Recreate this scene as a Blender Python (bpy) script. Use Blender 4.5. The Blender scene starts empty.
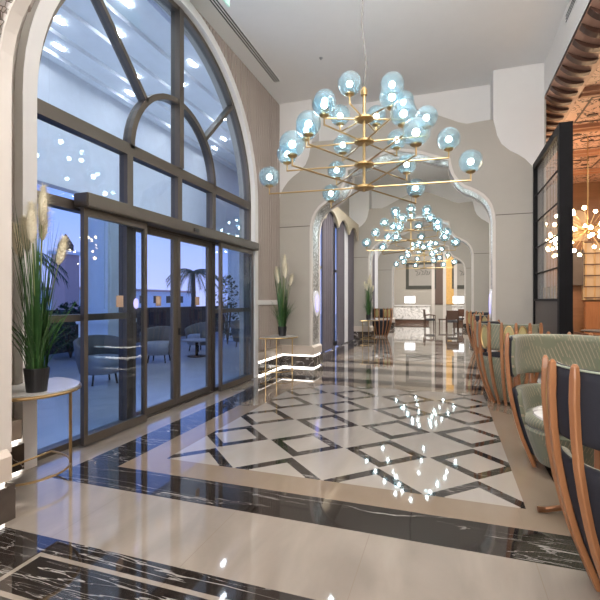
import bpy, bmesh, math, random
from math import sin, cos, pi, radians as R, sqrt
from mathutils import Vector, Matrix
from mathutils.geometry import tessellate_polygon
random.seed(7)
S = bpy.context.scene
COL = S.collection

# ---------------------------------------------------------------- camera
YAW = math.atan(148 / 432)
cd = bpy.data.cameras.new('camera'); cam = bpy.data.objects.new('camera', cd); COL.objects.link(cam)
cam.location = (0, 0, 1.5); cam.rotation_euler = (R(90), 0, YAW)
cd.sensor_width = 36; cd.lens = 36 * 432 / 600; cd.clip_start = .05; cd.clip_end = 300
S.camera = cam
# ---------------------------------------------------------------- sky (dusk)
W = bpy.data.worlds.new('world'); S.world = W; W.use_nodes = True
wt = W.node_tree; bgn = wt.nodes['Background']
tc = wt.nodes.new('ShaderNodeTexCoord'); sx = wt.nodes.new('ShaderNodeSeparateXYZ')
rp = wt.nodes.new('ShaderNodeValToRGB')
rp.color_ramp.elements[0].position = .0; rp.color_ramp.elements[0].color = (.50, .50, .86, 1)
rp.color_ramp.elements[1].position = .55; rp.color_ramp.elements[1].color = (.10, .22, .62, 1)
e = rp.color_ramp.elements.new(.2); e.color = (.27, .38, .85, 1)
wt.links.new(tc.outputs['Generated'], sx.inputs[0]); wt.links.new(sx.outputs['Z'], rp.inputs[0])
wt.links.new(rp.outputs[0], bgn.inputs[0]); bgn.inputs[1].default_value = 1.1
# ---------------------------------------------------------------- area lights, added fill without fixtures
def area(name, loc, size, sy, power, col=(1, .965, .925), rot=(0, 0, 0)):
    l = bpy.data.lights.new(name, 'AREA'); l.shape = 'RECTANGLE'; l.size = size; l.size_y = sy
    l.energy = power; l.color = col
    o = bpy.data.objects.new(name, l); o.location = loc; o.rotation_euler = rot; COL.objects.link(o); return o
area('bay_fill', (-.2, 4.3, 5.80), 2.6, 1.2, 75)  # added fill above the frame, no fixture in this bay
area('ceiling_fill', (.3, 3.2, 4.9), 2.2, 1.0, 150, col=(1, .98, .96), rot=(R(180), 0, 0))  # added fill floating below the ceiling to brighten it, no cove here
area('rear_fill', (-.6, -3.0, 2.6), 5, 3.0, 380, rot=(R(125), 0, 0))  # added fill behind the camera, not a real entrance lamp
area('canopy_fill', (-5.7, 6.5, 3.3), 2.6, 11, 75, col=(.80, .88, 1), rot=(R(180), 0, 0))  # added unseen fill that brightens the porch canopy from below
area('bay_fill', (-1.0, 10.35, 5.80), 3.2, .9, 230)  # added fill hidden behind the arch headers, here and in the next bays
area('bay_fill', (-1.0, 18.0, 5.80), 3.2, 1.2, 230)
area('bay_fill', (-1.0, 25.6, 5.80), 4.0, 1.6, 300)
area('restaurant_fill', (5.6, 4.0, 4.7), 4, 6, 135, col=(1, .88, .76))  # added warm fill for the restaurant, no fixture
area('restaurant_fill', (5.0, 12.0, 4.7), 3, 4, 120, col=(1, .86, .72))  # second added restaurant fill, farther back
# ---------------------------------------------------------------- view
S.view_settings.view_transform = 'Standard'; S.view_settings.look = 'None'
S.view_settings.gamma = 1; S.view_settings.use_curve_mapping = False
S.view_settings.exposure = 0.62
S.cycles.max_bounces = 10; S.cycles.transparent_max_bounces = 24
S.cycles.diffuse_bounces = 4; S.cycles.glossy_bounces = 5; S.cycles.sample_clamp_indirect = 6
S.cycles.caustics_reflective = False; S.cycles.caustics_refractive = False
S.cycles.use_denoising = True

# ================================================================ materials
def newmat(name):
    m = bpy.data.materials.new(name); m.use_nodes = True
    return m, m.node_tree, m.node_tree.nodes['Principled BSDF']
def mat(name, col, rough=.5, metal=0, var=.08, scale=6, bump=0, spec=.5, coat=0):
    m, t, p = newmat(name)
    n = t.nodes.new('ShaderNodeTexNoise'); n.inputs['Scale'].default_value = scale; n.inputs['Detail'].default_value = 4
    c = t.nodes.new('ShaderNodeTexCoord'); t.links.new(c.outputs['Object'], n.inputs['Vector'])
    mx = t.nodes.new('ShaderNodeMix'); mx.data_type = 'RGBA'
    mx.inputs[6].default_value = tuple(x * (1 - var) for x in col) + (1,)
    mx.inputs[7].default_value = tuple(min(1, x * (1 + var)) for x in col) + (1,)
    t.links.new(n.outputs['Fac'], mx.inputs[0]); t.links.new(mx.outputs[2], p.inputs['Base Color'])
    p.inputs['Roughness'].default_value = rough; p.inputs['Metallic'].default_value = metal
    p.inputs['Specular IOR Level'].default_value = spec; p.inputs['Coat Weight'].default_value = coat
    if bump:
        b = t.nodes.new('ShaderNodeBump'); b.inputs['Strength'].default_value = bump; b.inputs['Distance'].default_value = .01
        t.links.new(n.outputs['Fac'], b.inputs['Height']); t.links.new(b.outputs[0], p.inputs['Normal'])
    return m
def emit(name, col, st):
    m, t, p = newmat(name)
    p.inputs['Base Color'].default_value = (.8, .8, .8, 1)
    p.inputs['Emission Color'].default_value = tuple(col) + (1,); p.inputs['Emission Strength'].default_value = st
    return m
def glass(name, tint, refl=1.0, diff=0.0, diffcol=(.5, .8, .9), ior=1.5, rough=0.0, ripple=0):
    m = bpy.data.materials.new(name); m.use_nodes = True; t = m.node_tree; t.nodes.clear()
    o = t.nodes.new('ShaderNodeOutputMaterial'); tr = t.nodes.new('ShaderNodeBsdfTransparent'); tr.inputs[0].default_value = tuple(tint) + (1,)
    g = t.nodes.new('ShaderNodeBsdfGlossy'); g.inputs['Roughness'].default_value = rough
    f = t.nodes.new('ShaderNodeFresnel'); f.inputs['IOR'].default_value = ior
    mu = t.nodes.new('ShaderNodeMath'); mu.operation = 'MULTIPLY'; mu.inputs[1].default_value = refl; mu.use_clamp = True
    mx = t.nodes.new('ShaderNodeMixShader')
    ge = t.nodes.new('ShaderNodeNewGeometry'); fr = t.nodes.new('ShaderNodeMath'); fr.operation = 'SUBTRACT'; fr.inputs[0].default_value = 1
    m0 = t.nodes.new('ShaderNodeMath'); m0.operation = 'MULTIPLY'
    t.links.new(ge.outputs['Backfacing'], fr.inputs[1]); t.links.new(f.outputs[0], m0.inputs[0]); t.links.new(fr.outputs[0], m0.inputs[1])
    t.links.new(m0.outputs[0], mu.inputs[0]); t.links.new(mu.outputs[0], mx.inputs[0])
    base = tr.outputs[0]
    if ripple:
        v = t.nodes.new('ShaderNodeTexVoronoi'); v.inputs['Scale'].default_value = ripple
        c = t.nodes.new('ShaderNodeTexCoord'); t.links.new(c.outputs['Object'], v.inputs['Vector'])
        b = t.nodes.new('ShaderNodeBump'); b.inputs['Strength'].default_value = .6; b.inputs['Distance'].default_value = .02
        t.links.new(v.outputs['Distance'], b.inputs['Height'])
        t.links.new(b.outputs[0], g.inputs['Normal']); t.links.new(b.outputs[0], f.inputs['Normal'])
    if diff:
        d = t.nodes.new('ShaderNodeBsdfDiffuse'); d.inputs[0].default_value = tuple(diffcol) + (1,)
        tl = t.nodes.new('ShaderNodeBsdfTranslucent'); tl.inputs[0].default_value = tuple(diffcol) + (1,)
        a = t.nodes.new('ShaderNodeMixShader'); a.inputs[0].default_value = .6
        t.links.new(d.outputs[0], a.inputs[1]); t.links.new(tl.outputs[0], a.inputs[2])
        m2 = t.nodes.new('ShaderNodeMixShader'); m2.inputs[0].default_value = diff
        if ripple:
            mp = t.nodes.new('ShaderNodeMapRange'); mp.inputs['From Min'].default_value = .1; mp.inputs['From Max'].default_value = .6
            mp.inputs['To Min'].default_value = diff * .4; mp.inputs['To Max'].default_value = diff * 1.7
            t.links.new(v.outputs['Distance'], mp.inputs['Value']); t.links.new(mp.outputs[0], m2.inputs[0])
        t.links.new(tr.outputs[0], m2.inputs[1]); t.links.new(a.outputs[0], m2.inputs[2]); base = m2.outputs[0]
    t.links.new(base, mx.inputs[1]); t.links.new(g.outputs[0], mx.inputs[2]); t.links.new(mx.outputs[0], o.inputs[0])
    return m
class NB:
    """small node-expression helper"""
    def __init__(s, t): s.t = t
    def m(s, op, a, b=None, c=None):
        n = s.t.nodes.new('ShaderNodeMath'); n.operation = op
        for i, v in enumerate((a, b, c)):
            if v is None: continue
            if hasattr(v, 'links') or hasattr(v, 'is_linked'): s.t.links.new(v, n.inputs[i])
            else: n.inputs[i].default_value = v
        return n.outputs[0]
    def lt(s, a, b): return s.m('LESS_THAN', a, b)
    def gt(s, a, b): return s.m('GREATER_THAN', a, b)
    def mix(s, f, a, b):
        n = s.t.nodes.new('ShaderNodeMix'); n.data_type = 'RGBA'
        if hasattr(f, 'is_linked'): s.t.links.new(f, n.inputs[0])
        else: n.inputs[0].default_value = f
        for i, v in ((6, a), (7, b)):
            if hasattr(v, 'is_linked'): s.t.links.new(v, n.inputs[i])
            else: n.inputs[i].default_value = tuple(v) + (1,)
        return n.outputs[2]
    def noise(s, vec, scale, detail=5, dist=0, rough=.5):
        n = s.t.nodes.new('ShaderNodeTexNoise'); n.inputs['Scale'].default_value = scale; n.inputs['Detail'].default_value = detail
        n.inputs['Distortion'].default_value = dist; n.inputs['Roughness'].default_value = rough
        s.t.links.new(vec, n.inputs['Vector']); return n.outputs['Fac']
def dark_marble(b, vec):
    mp = b.t.nodes.new('ShaderNodeMapping'); mp.inputs['Rotation'].default_value = (0, 0, R(-12)); mp.inputs['Scale'].default_value = (.22, 2.4, 1)
    b.t.links.new(vec, mp.inputs[0])
    n1 = b.noise(mp.outputs[0], 1.5, 5, .35); n2 = b.noise(mp.outputs[0], 3.4, 5, .3); n3 = b.noise(vec, 7, 5, 0)
    v1 = b.lt(b.m('ABSOLUTE', b.m('SUBTRACT', n1, .5)), .003)
    v2 = b.m('MULTIPLY', b.lt(b.m('ABSOLUTE', b.m('SUBTRACT', n2, .43)), .0035), .55)
    base = b.mix(n3, (.010, .008, .007), (.035, .027, .023))
    return b.mix(b.m('MAXIMUM', b.m('MULTIPLY', v1, .75), v2), base, (.36, .34, .32))
def floor_mat():
    m, t, p = newmat('marble_floor'); b = NB(t)
    c = t.nodes.new('ShaderNodeTexCoord'); vec = c.outputs['Object']
    sp = t.nodes.new('ShaderNodeSeparateXYZ'); t.links.new(vec, sp.inputs[0]); X, Y = sp.outputs[0], sp.outputs[1]
    P = 7.35
    xs = b.m('ADD', X, .995)
    ys = b.m('SUBTRACT', b.m('FLOORED_MODULO', b.m('ADD', Y, -5.43 + P / 2), P), P / 2)
    u = b.m('ABSOLUTE', xs); v = b.m('ABSOLUTE', ys)
    # diamonds: framed ones at x = (k+.5)*.82, y = -1.96+... ; period .82
    q = .82
    dx = b.m('ABSOLUTE', b.m('SUBTRACT', b.m('FLOORED_MODULO', xs, q), q / 2))
    dy = b.m('ABSOLUTE', b.m('SUBTRACT', b.m('FLOORED_MODULO', b.m('ADD', ys, 1.96 + q / 2), q), q / 2))
    l1 = b.m('ADD', dx, dy)
    ring = b.m('MULTIPLY', b.gt(l1, .264), b.lt(l1, .398))
    inside = b.m('MULTIPLY', b.lt(u, 1.525), b.lt(v, 1.97))
    diamonds = b.m('MULTIPLY', ring, inside)
    band = b.m('MULTIPLY', b.gt(b.m('MAXIMUM', b.m('SUBTRACT', u, 1.82), b.m('SUBTRACT', v, 2.28)), 0.),
               b.lt(b.m('MAXIMUM', b.m('SUBTRACT', u, 2.195), b.m('SUBTRACT', v, 2.66)), 0.))
    thr = b.gt(v, 3.36)
    strip = b.lt(b.m('ABSOLUTE', b.m('MAXIMUM', b.m('SUBTRACT', u, 1.28), b.m('SUBTRACT', 3.515, v))), .016)
    dark = b.m('SUBTRACT', b.m('MAXIMUM', b.m('MAXIMUM', diamonds, band), thr), strip)
    tan = b.m('MULTIPLY', b.m('MULTIPLY', b.lt(u, 1.83), b.lt(v, 2.29)), b.m('SUBTRACT', 1.0, inside))
    mp = t.nodes.new('ShaderNodeMapping'); mp.inputs['Rotation'].default_value = (0, 0, R(35)); mp.inputs['Scale'].default_value = (1, .35, 1)
    t.links.new(vec, mp.inputs[0])
    n = b.noise(mp.outputs[0], 3.0, 6, .5)
    cream = b.mix(n, (.165, .137, .112), (.40, .345, .295))
    panel = b.mix(n, (.30, .265, .235), (.44, .40, .36))
    tanc = b.mix(n, (.20, .15, .105), (.29, .225, .17))
    # faint joints
    jx = b.lt(b.m('ABSOLUTE', b.m('SUBTRACT', b.m('FLOORED_MODULO', X, .95), .475)), .0025)
    light = b.mix(tan, b.mix(inside, cream, panel), tanc)
    light = b.mix(b.m('MULTIPLY', jx, b.m('SUBTRACT', .5, b.m('MULTIPLY', inside, .5))), light, (.22, .17, .13))
    colr = b.mix(dark, light, dark_marble(b, vec))
    t.links.new(colr, p.inputs['Base Color']); p.inputs['Roughness'].default_value = .045
    p.inputs['Specular IOR Level'].default_value = .6; p.inputs['Coat Weight'].default_value = .3; p.inputs['Coat Roughness'].default_value = .03
    return m
def mosaic_mat():
    m, t, p = newmat('silver_mosaic'); b = NB(t)
    c = t.nodes.new('ShaderNodeTexCoord')
    v = t.nodes.new('ShaderNodeTexVoronoi'); v.inputs['Scale'].default_value = 26; t.links.new(c.outputs['Object'], v.inputs['Vector'])
    v2 = t.nodes.new('ShaderNodeTexVoronoi'); v2.feature = 'DISTANCE_TO_EDGE'; v2.inputs['Scale'].default_value = 26; t.links.new(c.outputs['Object'], v2.inputs['Vector'])
    sp = t.nodes.new('ShaderNodeSeparateColor'); t.links.new(v.outputs['Color'], sp.inputs[0])
    cc = b.mix(sp.outputs[0], (.35, .34, .33), (.95, .95, .96))
    cc = b.mix(b.lt(v2.outputs['Distance'], .06), cc, (.22, .2, .18))
    t.links.new(cc, p.inputs['Base Color']); p.inputs['Metallic'].default_value = .75; p.inputs['Roughness'].default_value = .28
    bp = t.nodes.new('ShaderNodeBump'); bp.inputs['Strength'].default_value = .6; bp.inputs['Distance'].default_value = .01
    t.links.new(sp.outputs[1], bp.inputs['Height']); t.links.new(bp.outputs[0], p.inputs['Normal'])
    return m
def fabric_mat(name, c1, c2, c3):
    m, t, p = newmat(name); b = NB(t)
    c = t.nodes.new('ShaderNodeTexCoord')
    sp = t.nodes.new('ShaderNodeSeparateXYZ'); t.links.new(c.outputs['Object'], sp.inputs[0])
    ang = b.m('MULTIPLY', b.m('ARCTAN2', sp.outputs[0], sp.outputs[1]), .45)
    row = b.m('FLOOR', b.m('MULTIPLY', sp.outputs[2], 30.))
    zz = b.m('FRACT', b.m('MULTIPLY', sp.outputs[2], 30.))
    d = b.m('FLOORED_MODULO', b.m('ADD', b.m('ADD', b.m('MULTIPLY', ang, 26.), b.m('MULTIPLY', zz, .5)), b.m('MULTIPLY', row, .37)), 1.)
    dash = b.m('MULTIPLY', b.m('MULTIPLY', b.lt(d, .22), .7), b.gt(b.noise(c.outputs['Object'], 7, 2), .45))
    n = b.noise(c.outputs['Object'], 5, 3)
    cc = b.mix(dash, b.mix(n, c1, c2), c3)
    t.links.new(cc, p.inputs['Base Color']); p.inputs['Roughness'].default_value = .75
    p.inputs['Sheen Weight'].default_value = .25
    return m
def wood_mat(name, c1, c2, axis='Z', scale=5, rough=.35):
    m, t, p = newmat(name); b = NB(t)
    c = t.nodes.new('ShaderNodeTexCoord'); mp = t.nodes.new('ShaderNodeMapping')
    s = {'X': (.12, 1, 1), 'Y': (1, .12, 1), 'Z': (1, 1, .12)}[axis]
    mp.inputs['Scale'].default_value = s; t.links.new(c.outputs['Object'], mp.inputs[0])
    n = b.noise(mp.outputs[0], scale * 4, 5, .6)
    t.links.new(b.mix(n, c1, c2), p.inputs['Base Color']); p.inputs['Roughness'].default_value = rough
    return m
def carved_mat():
    m, t, p = newmat('carved_wood_ceiling'); b = NB(t)
    c = t.nodes.new('ShaderNodeTexCoord'); vec = c.outputs['Object']
    mp = t.nodes.new('ShaderNodeMapping'); mp.inputs['Scale'].default_value = (1, .3, 1); t.links.new(vec, mp.inputs[0])
    n = b.noise(mp.outputs[0], 9, 5, .4); n2 = b.noise(vec, 3.1, 3, 1.6)
    line = b.lt(b.m('ABSOLUTE', b.m('SUBTRACT', n2, .5)), .022)
    col = b.mix(n, (.47, .26, .18), (.66, .42, .32))
    t.links.new(b.mix(line, col, (.06, .022, .012)), p.inputs['Base Color']); p.inputs['Roughness'].default_value = .4
    bp = t.nodes.new('ShaderNodeBump'); bp.inputs['Strength'].default_value = .5; bp.inputs['Distance'].default_value = .03; bp.invert = True
    t.links.new(line, bp.inputs['Height']); t.links.new(bp.outputs[0], p.inputs['Normal'])
    return m
def simple_marble(name, light=False):
    m, t, p = newmat(name); b = NB(t); c = t.nodes.new('ShaderNodeTexCoord')
    if light:
        n = b.noise(c.outputs['Object'], 2.2, 6, 1.3)
        col = b.mix(b.lt(b.m('ABSOLUTE', b.m('SUBTRACT', n, .5)), .02), (.78, .76, .74), (.45, .43, .42))
    else:
        n = b.noise(c.outputs['Object'], 3.0, 6, 1.2); n2 = b.noise(c.outputs['Object'], 6, 4)
        col = b.mix(b.lt(b.m('ABSOLUTE', b.m('SUBTRACT', n, .5)), .01), b.mix(n2, (.03, .024, .02), (.11, .085, .07)), (.45, .4, .36))
    t.links.new(col, p.inputs['Base Color']); p.inputs['Roughness'].default_value = .12
    return m
M = dict(
    floor=floor_mat(), ceil=mat('ceiling_paint', (.86, .85, .84), .8, var=.02), white=mat('white_paint', (.80, .78, .76), .6, var=.02),
    taupe=mat('taupe_paint', (.43, .395, .345), .65, var=.03), slat=mat('taupe_slats', (.42, .355, .315), .55, var=.05),
    joint=mat('panel_joint', (.12, .10, .09), .6), base=mat('beige_stone', (.62, .53, .45), .35, var=.06),
    trim=mat('cream_trim', (.66, .61, .56), .45, var=.03), mosaic=mosaic_mat(), plinth=simple_marble('plinth_marble'),
    wmarble=simple_marble('white_marble', True),
    led=emit('led_strip', (1, .93, .85), 4.5), bronze=mat('bronze_frame', (.115, .097, .08), .38, .55, var=.06),
    dbronze=mat('dark_bronze_frame', (.075, .06, .052), .4, .6), pane=glass('window_glass', (.84, .91, .97), 1.3),
    gold=mat('brushed_brass', (.50, .35, .17), .33, 1, var=.05), globe=glass('aqua_seeded_glass', (.72, .87, .93), 2.0, .055, (.40, .68, .84), 1.45, .08, 62),
    bulb=emit('bulb_light', (1, .97, .92), 34), cord=mat('cord', (.12, .11, .10), .6), black=mat('black_pot', (.012, .012, .014), .4),
    blade=mat('grass_blade', (.028, .095, .022), .45, var=.6, scale=25), blade2=mat('grass_blade_light', (.07, .17, .045), .45, var=.5, scale=25),
    plume=mat('cream_plume', (.92, .86, .70), .9, var=.08), stem=mat('plume_stem', (.30, .34, .13), .6),
    table=mat('pale_stone_top', (.55, .53, .50), .15, var=.06), wood=wood_mat('orange_wood', (.24, .095, .038), (.40, .185, .085), 'Z', 5, .32),
    dwood=wood_mat('dark_wood', (.06, .028, .016), (.13, .06, .035), 'X', 4, .4), navy=mat('navy_fabric', (.012, .013, .022), .75, var=.2, scale=40),
    green=fabric_mat('green_patterned_fabric', (.10, .115, .075), (.20, .205, .14), (.36, .27, .19)), olive=mat('olive_gold_fabric', (.36, .31, .14), .65, var=.15, scale=30),
    piping=mat('piping', (.30, .34, .27), .6), carved=carved_mat(), tooth=wood_mat('dark_carved_wood', (.035, .013, .007), (.08, .03, .016), 'X', 4, .45),
    cove=wood_mat('cove_wood', (.36, .20, .14), (.50, .30, .22), 'Y', 4, .45), wbeam=wood_mat('ceiling_beam_wood', (.26, .105, .05), (.42, .19, .10), 'X', 4, .4), steel=mat('black_steel', (.005, .005, .0065), .5, 0, spec=.15),
    brownp=mat('brown_panel', (.085, .065, .055), .45), sglass=glass('screen_glass', (.93, .94, .92), 1.2), curtain=mat('plum_curtain', (.115, .10, .115), .85, var=.1),
    sheer=mat('sheer_curtain', (.72, .70, .72), .9), valance=mat('cream_valance', (.62, .53, .40), .8, var=.15, scale=20),
    violet=emit('violet_sconce', (.16, .13, 1), .85), sconce=mat('white_sconce', (.85, .85, .88), .3), canopy=mat('canopy_paint', (.74, .76, .80), .7),
    lamp=emit('linear_lamp', (1, .97, .95), 50), terr=mat('terrace_stone', (.42, .43, .46), .22, var=.1, scale=2), pale=mat('pale_column', (.84, .87, .90), .6),
    fence=wood_mat('fence_wood', (.02, .016, .014), (.05, .04, .034), 'Z', 4, .6), rattan=mat('grey_rattan', (.11, .11, .115), .7, var=.25, scale=60, bump=.6),
    cushion=mat('outdoor_cushion', (.26, .28, .33), .8), leaf=mat('dark_leaf', (.02, .05, .022), .5, var=.5, scale=12), trunk=mat('palm_trunk', (.09, .065, .05), .9, var=.3, scale=15, bump=.5),
    pink=mat('pink_tower', (.62, .40, .36), .7), exitg=emit('exit_green', (.02, .42, .25), .55), slot=mat('slot_black', (.02, .02, .02), .6),
    grey=mat('grey_metal', (.45, .45, .45), .4, .6), copper=mat('copper', (.55, .28, .16), .3, 1), screenw=emit('lit_screen', (.85, .9, 1), 1.6),
    art=mat('art_paper', (.34, .32, .29), .7, var=.06), artd=mat('art_frame_dark', (.05, .05, .038), .5), ink=mat('art_ink', (.03, .03, .03), .6),
    goldp=mat('gold_panel', (.62, .36, .11), .35, .35, var=.25, scale=9), brown2=mat('brown_leather_panel', (.12, .075, .055), .5), warm=emit('warm_bulb', (1, .70, .42), 42),
    tanw=mat('tan_wall', (.52, .40, .27), .7), lat=wood_mat('lattice_wood', (.40, .24, .10), (.62, .42, .2), 'Z', 5, .5), sticker=mat('sign_sticker', (.40, .28, .20), .6),
    vreflect=emit('violet_reflection', (.10, .08, .9), .5), darkcloth=mat('dark_patterned_cloth', (.08, .075, .08), .8, var=.8, scale=30), rest=wood_mat('restaurant_wall', (.16, .075, .035), (.28, .14, .07), 'X', 3, .5),  # violet emission paints a wall light's reflection on the door glass
)
# ================================================================ mesh helpers
def nb(): return bmesh.new()
def obj(name, bm, mats, parent=None, loc=None, smooth=False):
    bmesh.ops.recalc_face_normals(bm, faces=bm.faces[:])
    me = bpy.data.meshes.new(name); bm.to_mesh(me); bm.free()
    for m in (mats if isinstance(mats, (list, tuple)) else [mats]): me.materials.append(M[m] if isinstance(m, str) else m)
    if smooth: me.polygons.foreach_set('use_smooth', [True] * len(me.polygons))
    o = bpy.data.objects.new(name, me); COL.objects.link(o)
    if parent: o.parent = parent
    if loc: o.location = loc
    return o
def thing(name, label, cat, loc=(0, 0, 0), rz=0, group=None):
    o = bpy.data.objects.new(name, None); COL.objects.link(o); o.location = loc; o.rotation_euler = (0, 0, rz)
    o.empty_display_size = .1
    return tag(o, label, cat, group)
def tag(o, label, cat, group=None):
    o['label'] = label; o['category'] = cat
    if group: o['group'] = group
    return o
def struct(o, label=None):
    o['kind'] = 'structure'
    if label: o['label'] = label
    return o
def sempty(name, label=None, loc=(0, 0, 0)):
    o = bpy.data.objects.new(name, None); COL.objects.link(o); o.location = loc
    return struct(o, label)
def box(bm, x0, x1, y0, y1, z0, z1, mi=0):
    v = [bm.verts.new((x, y, z)) for x in (x0, x1) for y in (y0, y1) for z in (z0, z1)]
    for f in ((0, 1, 3, 2), (4, 6, 7, 5), (0, 4, 5, 1), (2, 3, 7, 6), (0, 2, 6, 4), (1, 5, 7, 3)):
        bm.faces.new([v[i] for i in f]).material_index = mi
def bevbox(bm, x0, x1, y0, y1, z0, z1, bev=.01, mi=0):
    n0 = len(bm.verts); box(bm, x0, x1, y0, y1, z0, z1, mi); bm.verts.ensure_lookup_table()
    vs = bm.verts[n0:]; es = {e for v in vs for e in v.link_edges}
    bmesh.ops.bevel(bm, geom=list(es), offset=bev, segments=2, affect='EDGES')
def prism(bm, poly, axis, a0, a1, mi=0, holes=()):
    """poly: 2D points in the plane normal to axis ('x': (y,z), 'y': (x,z), 'z': (x,y))"""
    loops = [poly] + list(holes)
    def p3(p, a): return {'x': (a, p[0], p[1]), 'y': (p[0], a, p[1]), 'z': (p[0], p[1], a)}[axis]
    A = []; B = []
    for L in loops:
        A.append([bm.verts.new(p3(p, a0)) for p in L]); B.append([bm.verts.new(p3(p, a1)) for p in L])
    tri = tessellate_polygon([[Vector((p[0], p[1], 0)) for p in L] for L in loops])
    fa = [v for L in A for v in L]; fb = [v for L in B for v in L]
    for t in tri:
        for fl in (fa, fb):
            try: bm.faces.new([fl[i] for i in t]).material_index = mi
            except ValueError: pass
    for La, Lb in zip(A, B):
        n = len(La)
        for i in range(n):
            bm.faces.new((La[i], La[(i + 1) % n], Lb[(i + 1) % n], Lb[i])).material_index = mi
def tube(bm, pts, r, n=8, mi=0, closed=False, cap=True):
    pts = [Vector(p) for p in pts]; m = len(pts); rings = []
    rr = r if isinstance(r, (list, tuple)) else [r] * m
    up = Vector((0, 0, 1)); prev = None
    for i, p in enumerate(pts):
        if closed: d = pts[(i + 1) % m] - pts[i - 1]
        else: d = pts[min(i + 1, m - 1)] - pts[max(i - 1, 0)]
        d.normalize()
        if prev is None:
            a = d.cross(up)
            if a.length < 1e-3: a = d.cross(Vector((1, 0, 0)))
        else:
            a = prev - d * prev.dot(d)
        a.normalize(); prev = a; b_ = d.cross(a)
        rings.append([bm.verts.new(p + (a * cos(2 * pi * k / n) + b_ * sin(2 * pi * k / n)) * rr[i]) for k in range(n)])
    for i in range(m if closed else m - 1):
        A, B = rings[i], rings[(i + 1) % m]
        for k in range(n): bm.faces.new((A[k], A[(k + 1) % n], B[(k + 1) % n], B[k])).material_index = mi
    if cap and not closed:
        bm.faces.new(rings[0][::-1]).material_index = mi; bm.faces.new(rings[-1]).material_index = mi
def lathe(bm, prof, n=24, mi=0, c=(0, 0, 0)):
    rings = []
    for r, z in prof:
        if r < 1e-5: rings.append([bm.verts.new((c[0], c[1], c[2] + z))])
        else: rings.append([bm.verts.new((c[0] + r * cos(2 * pi * k / n), c[1] + r * sin(2 * pi * k / n), c[2] + z)) for k in range(n)])
    for A, B in zip(rings, rings[1:]):
        for k in range(n):
            f = [A[k % len(A)], A[(k + 1) % len(A)], B[(k + 1) % len(B)], B[k % len(B)]]
            f = list(dict.fromkeys(f))
            if len(f) > 2: bm.faces.new(f).material_index = mi
    for Rg, fl in ((rings[0], True), (rings[-1], False)):
        if len(Rg) > 2: bm.faces.new(Rg[::-1] if fl else Rg).material_index = mi
def sphere(bm, c, r, seg=16, ring=10, mi=0):
    lathe(bm, [(r * sin(pi * i / ring) if 0 < i < ring else 0, -r * cos(pi * i / ring)) for i in range(ring + 1)], seg, mi, c)
def sweep_rect(bm, path, axis, w, a0, a1, mi=0):
    """flat bar following a 2D path, width w in-plane, from a0 to a1 along axis"""
    n = len(path); L = []; Rr = []
    for i, p in enumerate(path):
        q0 = Vector(path[max(i - 1, 0)]); q1 = Vector(path[min(i + 1, n - 1)]); d = (q1 - q0).normalized(); nn = Vector((-d.y, d.x))
        L.append(Vector(p) + nn * w / 2); Rr.append(Vector(p) - nn * w / 2)
    prism(bm, [tuple(p) for p in L] + [tuple(p) for p in reversed(Rr)], axis, a0, a1, mi)
def copytree(o, parent=None):
    c = o.copy(); COL.objects.link(c); c.parent = parent
    for ch in list(o.children): copytree(ch, c)
    return c
def dup(o, label, loc, rz=0, group=None):
    c = copytree(o); c.location = loc; c.rotation_euler = (0, 0, rz); c['label'] = label
    if group: c['group'] = group
    return c

# ================================================================ SHELL
CZ = 5.93; XL = -3.62; XR = 1.70; CX = -1.01; PITCH = 7.35
AY = [9.1 - PITCH - .225, 9.1, 9.1 + PITCH, 9.1 + 2 * PITCH]     # arch wall fronts
AT = .62
bm = nb(); box(bm, -3.85, 12, -5, 31, -.1, 0); struct(obj('floor', bm, 'floor'), 'polished cream marble floor with black diamond inlay')
bm = nb(); box(bm, -3.85, XR + .1, -5, 31, CZ, CZ + .1); struct(obj('ceiling', bm, 'ceil'), 'smooth pale grey ceiling')
# slot diffusers
def slots(name, label, x0, y0, y1, z=None, vert=False):
    t = thing(name, label, 'vent')
    b0 = nb(); b1 = nb()
    for k in range(3):
        if vert:
            zz = z + k * .045; box(b1, XR - .012, XR - .004, y0, y1, zz, zz + .02)
        else:
            xx = x0 + k * .045; box(b1, xx, xx + .022, y0, y1, CZ - .008, CZ - .001)
    if vert: box(b0, XR - .008, XR - .001, y0 - .02, y1 + .02, z - .02, z + .13)
    else: box(b0, x0 - .02, x0 + .13, y0 - .02, y1 + .02, CZ - .006, CZ - .0005)
    obj('frame', b0, 'ceil', t); obj('slot', b1, 'slot', t)
slots('air_slot', 'long black linear air slot in the ceiling above the arched window', -3.33, 3.0, 8.12)
slots('air_slot', 'black linear air slot high on the white bulkhead at the right', 0, 3.0, 7.5, 5.70, True)

def arch_z():     # opening outline, right half offsets from centre -> left to right full list
    half = [(0, 4.60), (.10, 4.59), (.30, 4.55), (.50, 4.49), (.70, 4.41), (.88, 4.34), (1.035, 4.30), (1.045, 4.20), (1.065, 4.11), (1.10, 4.00),
            (1.16, 3.90), (1.23, 3.81), (1.31, 3.74), (1.42, 3.69), (1.54, 3.62), (1.65, 3.54), (1.74, 3.43), (1.80, 3.31), (1.835, 3.17), (1.85, 3.0)]
    L = [(CX - a, z) for a, z in reversed(half)] + [(CX + a, z) for a, z in half[1:]]
    return L
def top_out():    # top outline of the taupe layer, left -> right
    half = [(0, 5.50), (.2, 5.47), (.4, 5.40), (.6, 5.31), (.8, 5.22), (1.0, 5.12), (1.2, 5.02), (1.36, 4.965), (1.6, 4.98), (1.835, 4.99)]
    side = [(1.87, 4.84), (1.905, 4.67), (1.98, 4.50), (2.13, 4.35), (2.26, 4.27), (2.385, 4.17), (2.50, 4.03), (2.58, 3.88), (2.66, 3.70)]
    R_ = half + side
    return [(CX - a, z) for a, z in reversed(R_)] + [(CX + a, z) for a, z in R_[1:]]
OPEN = arch_z(); TOP = top_out()
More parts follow.
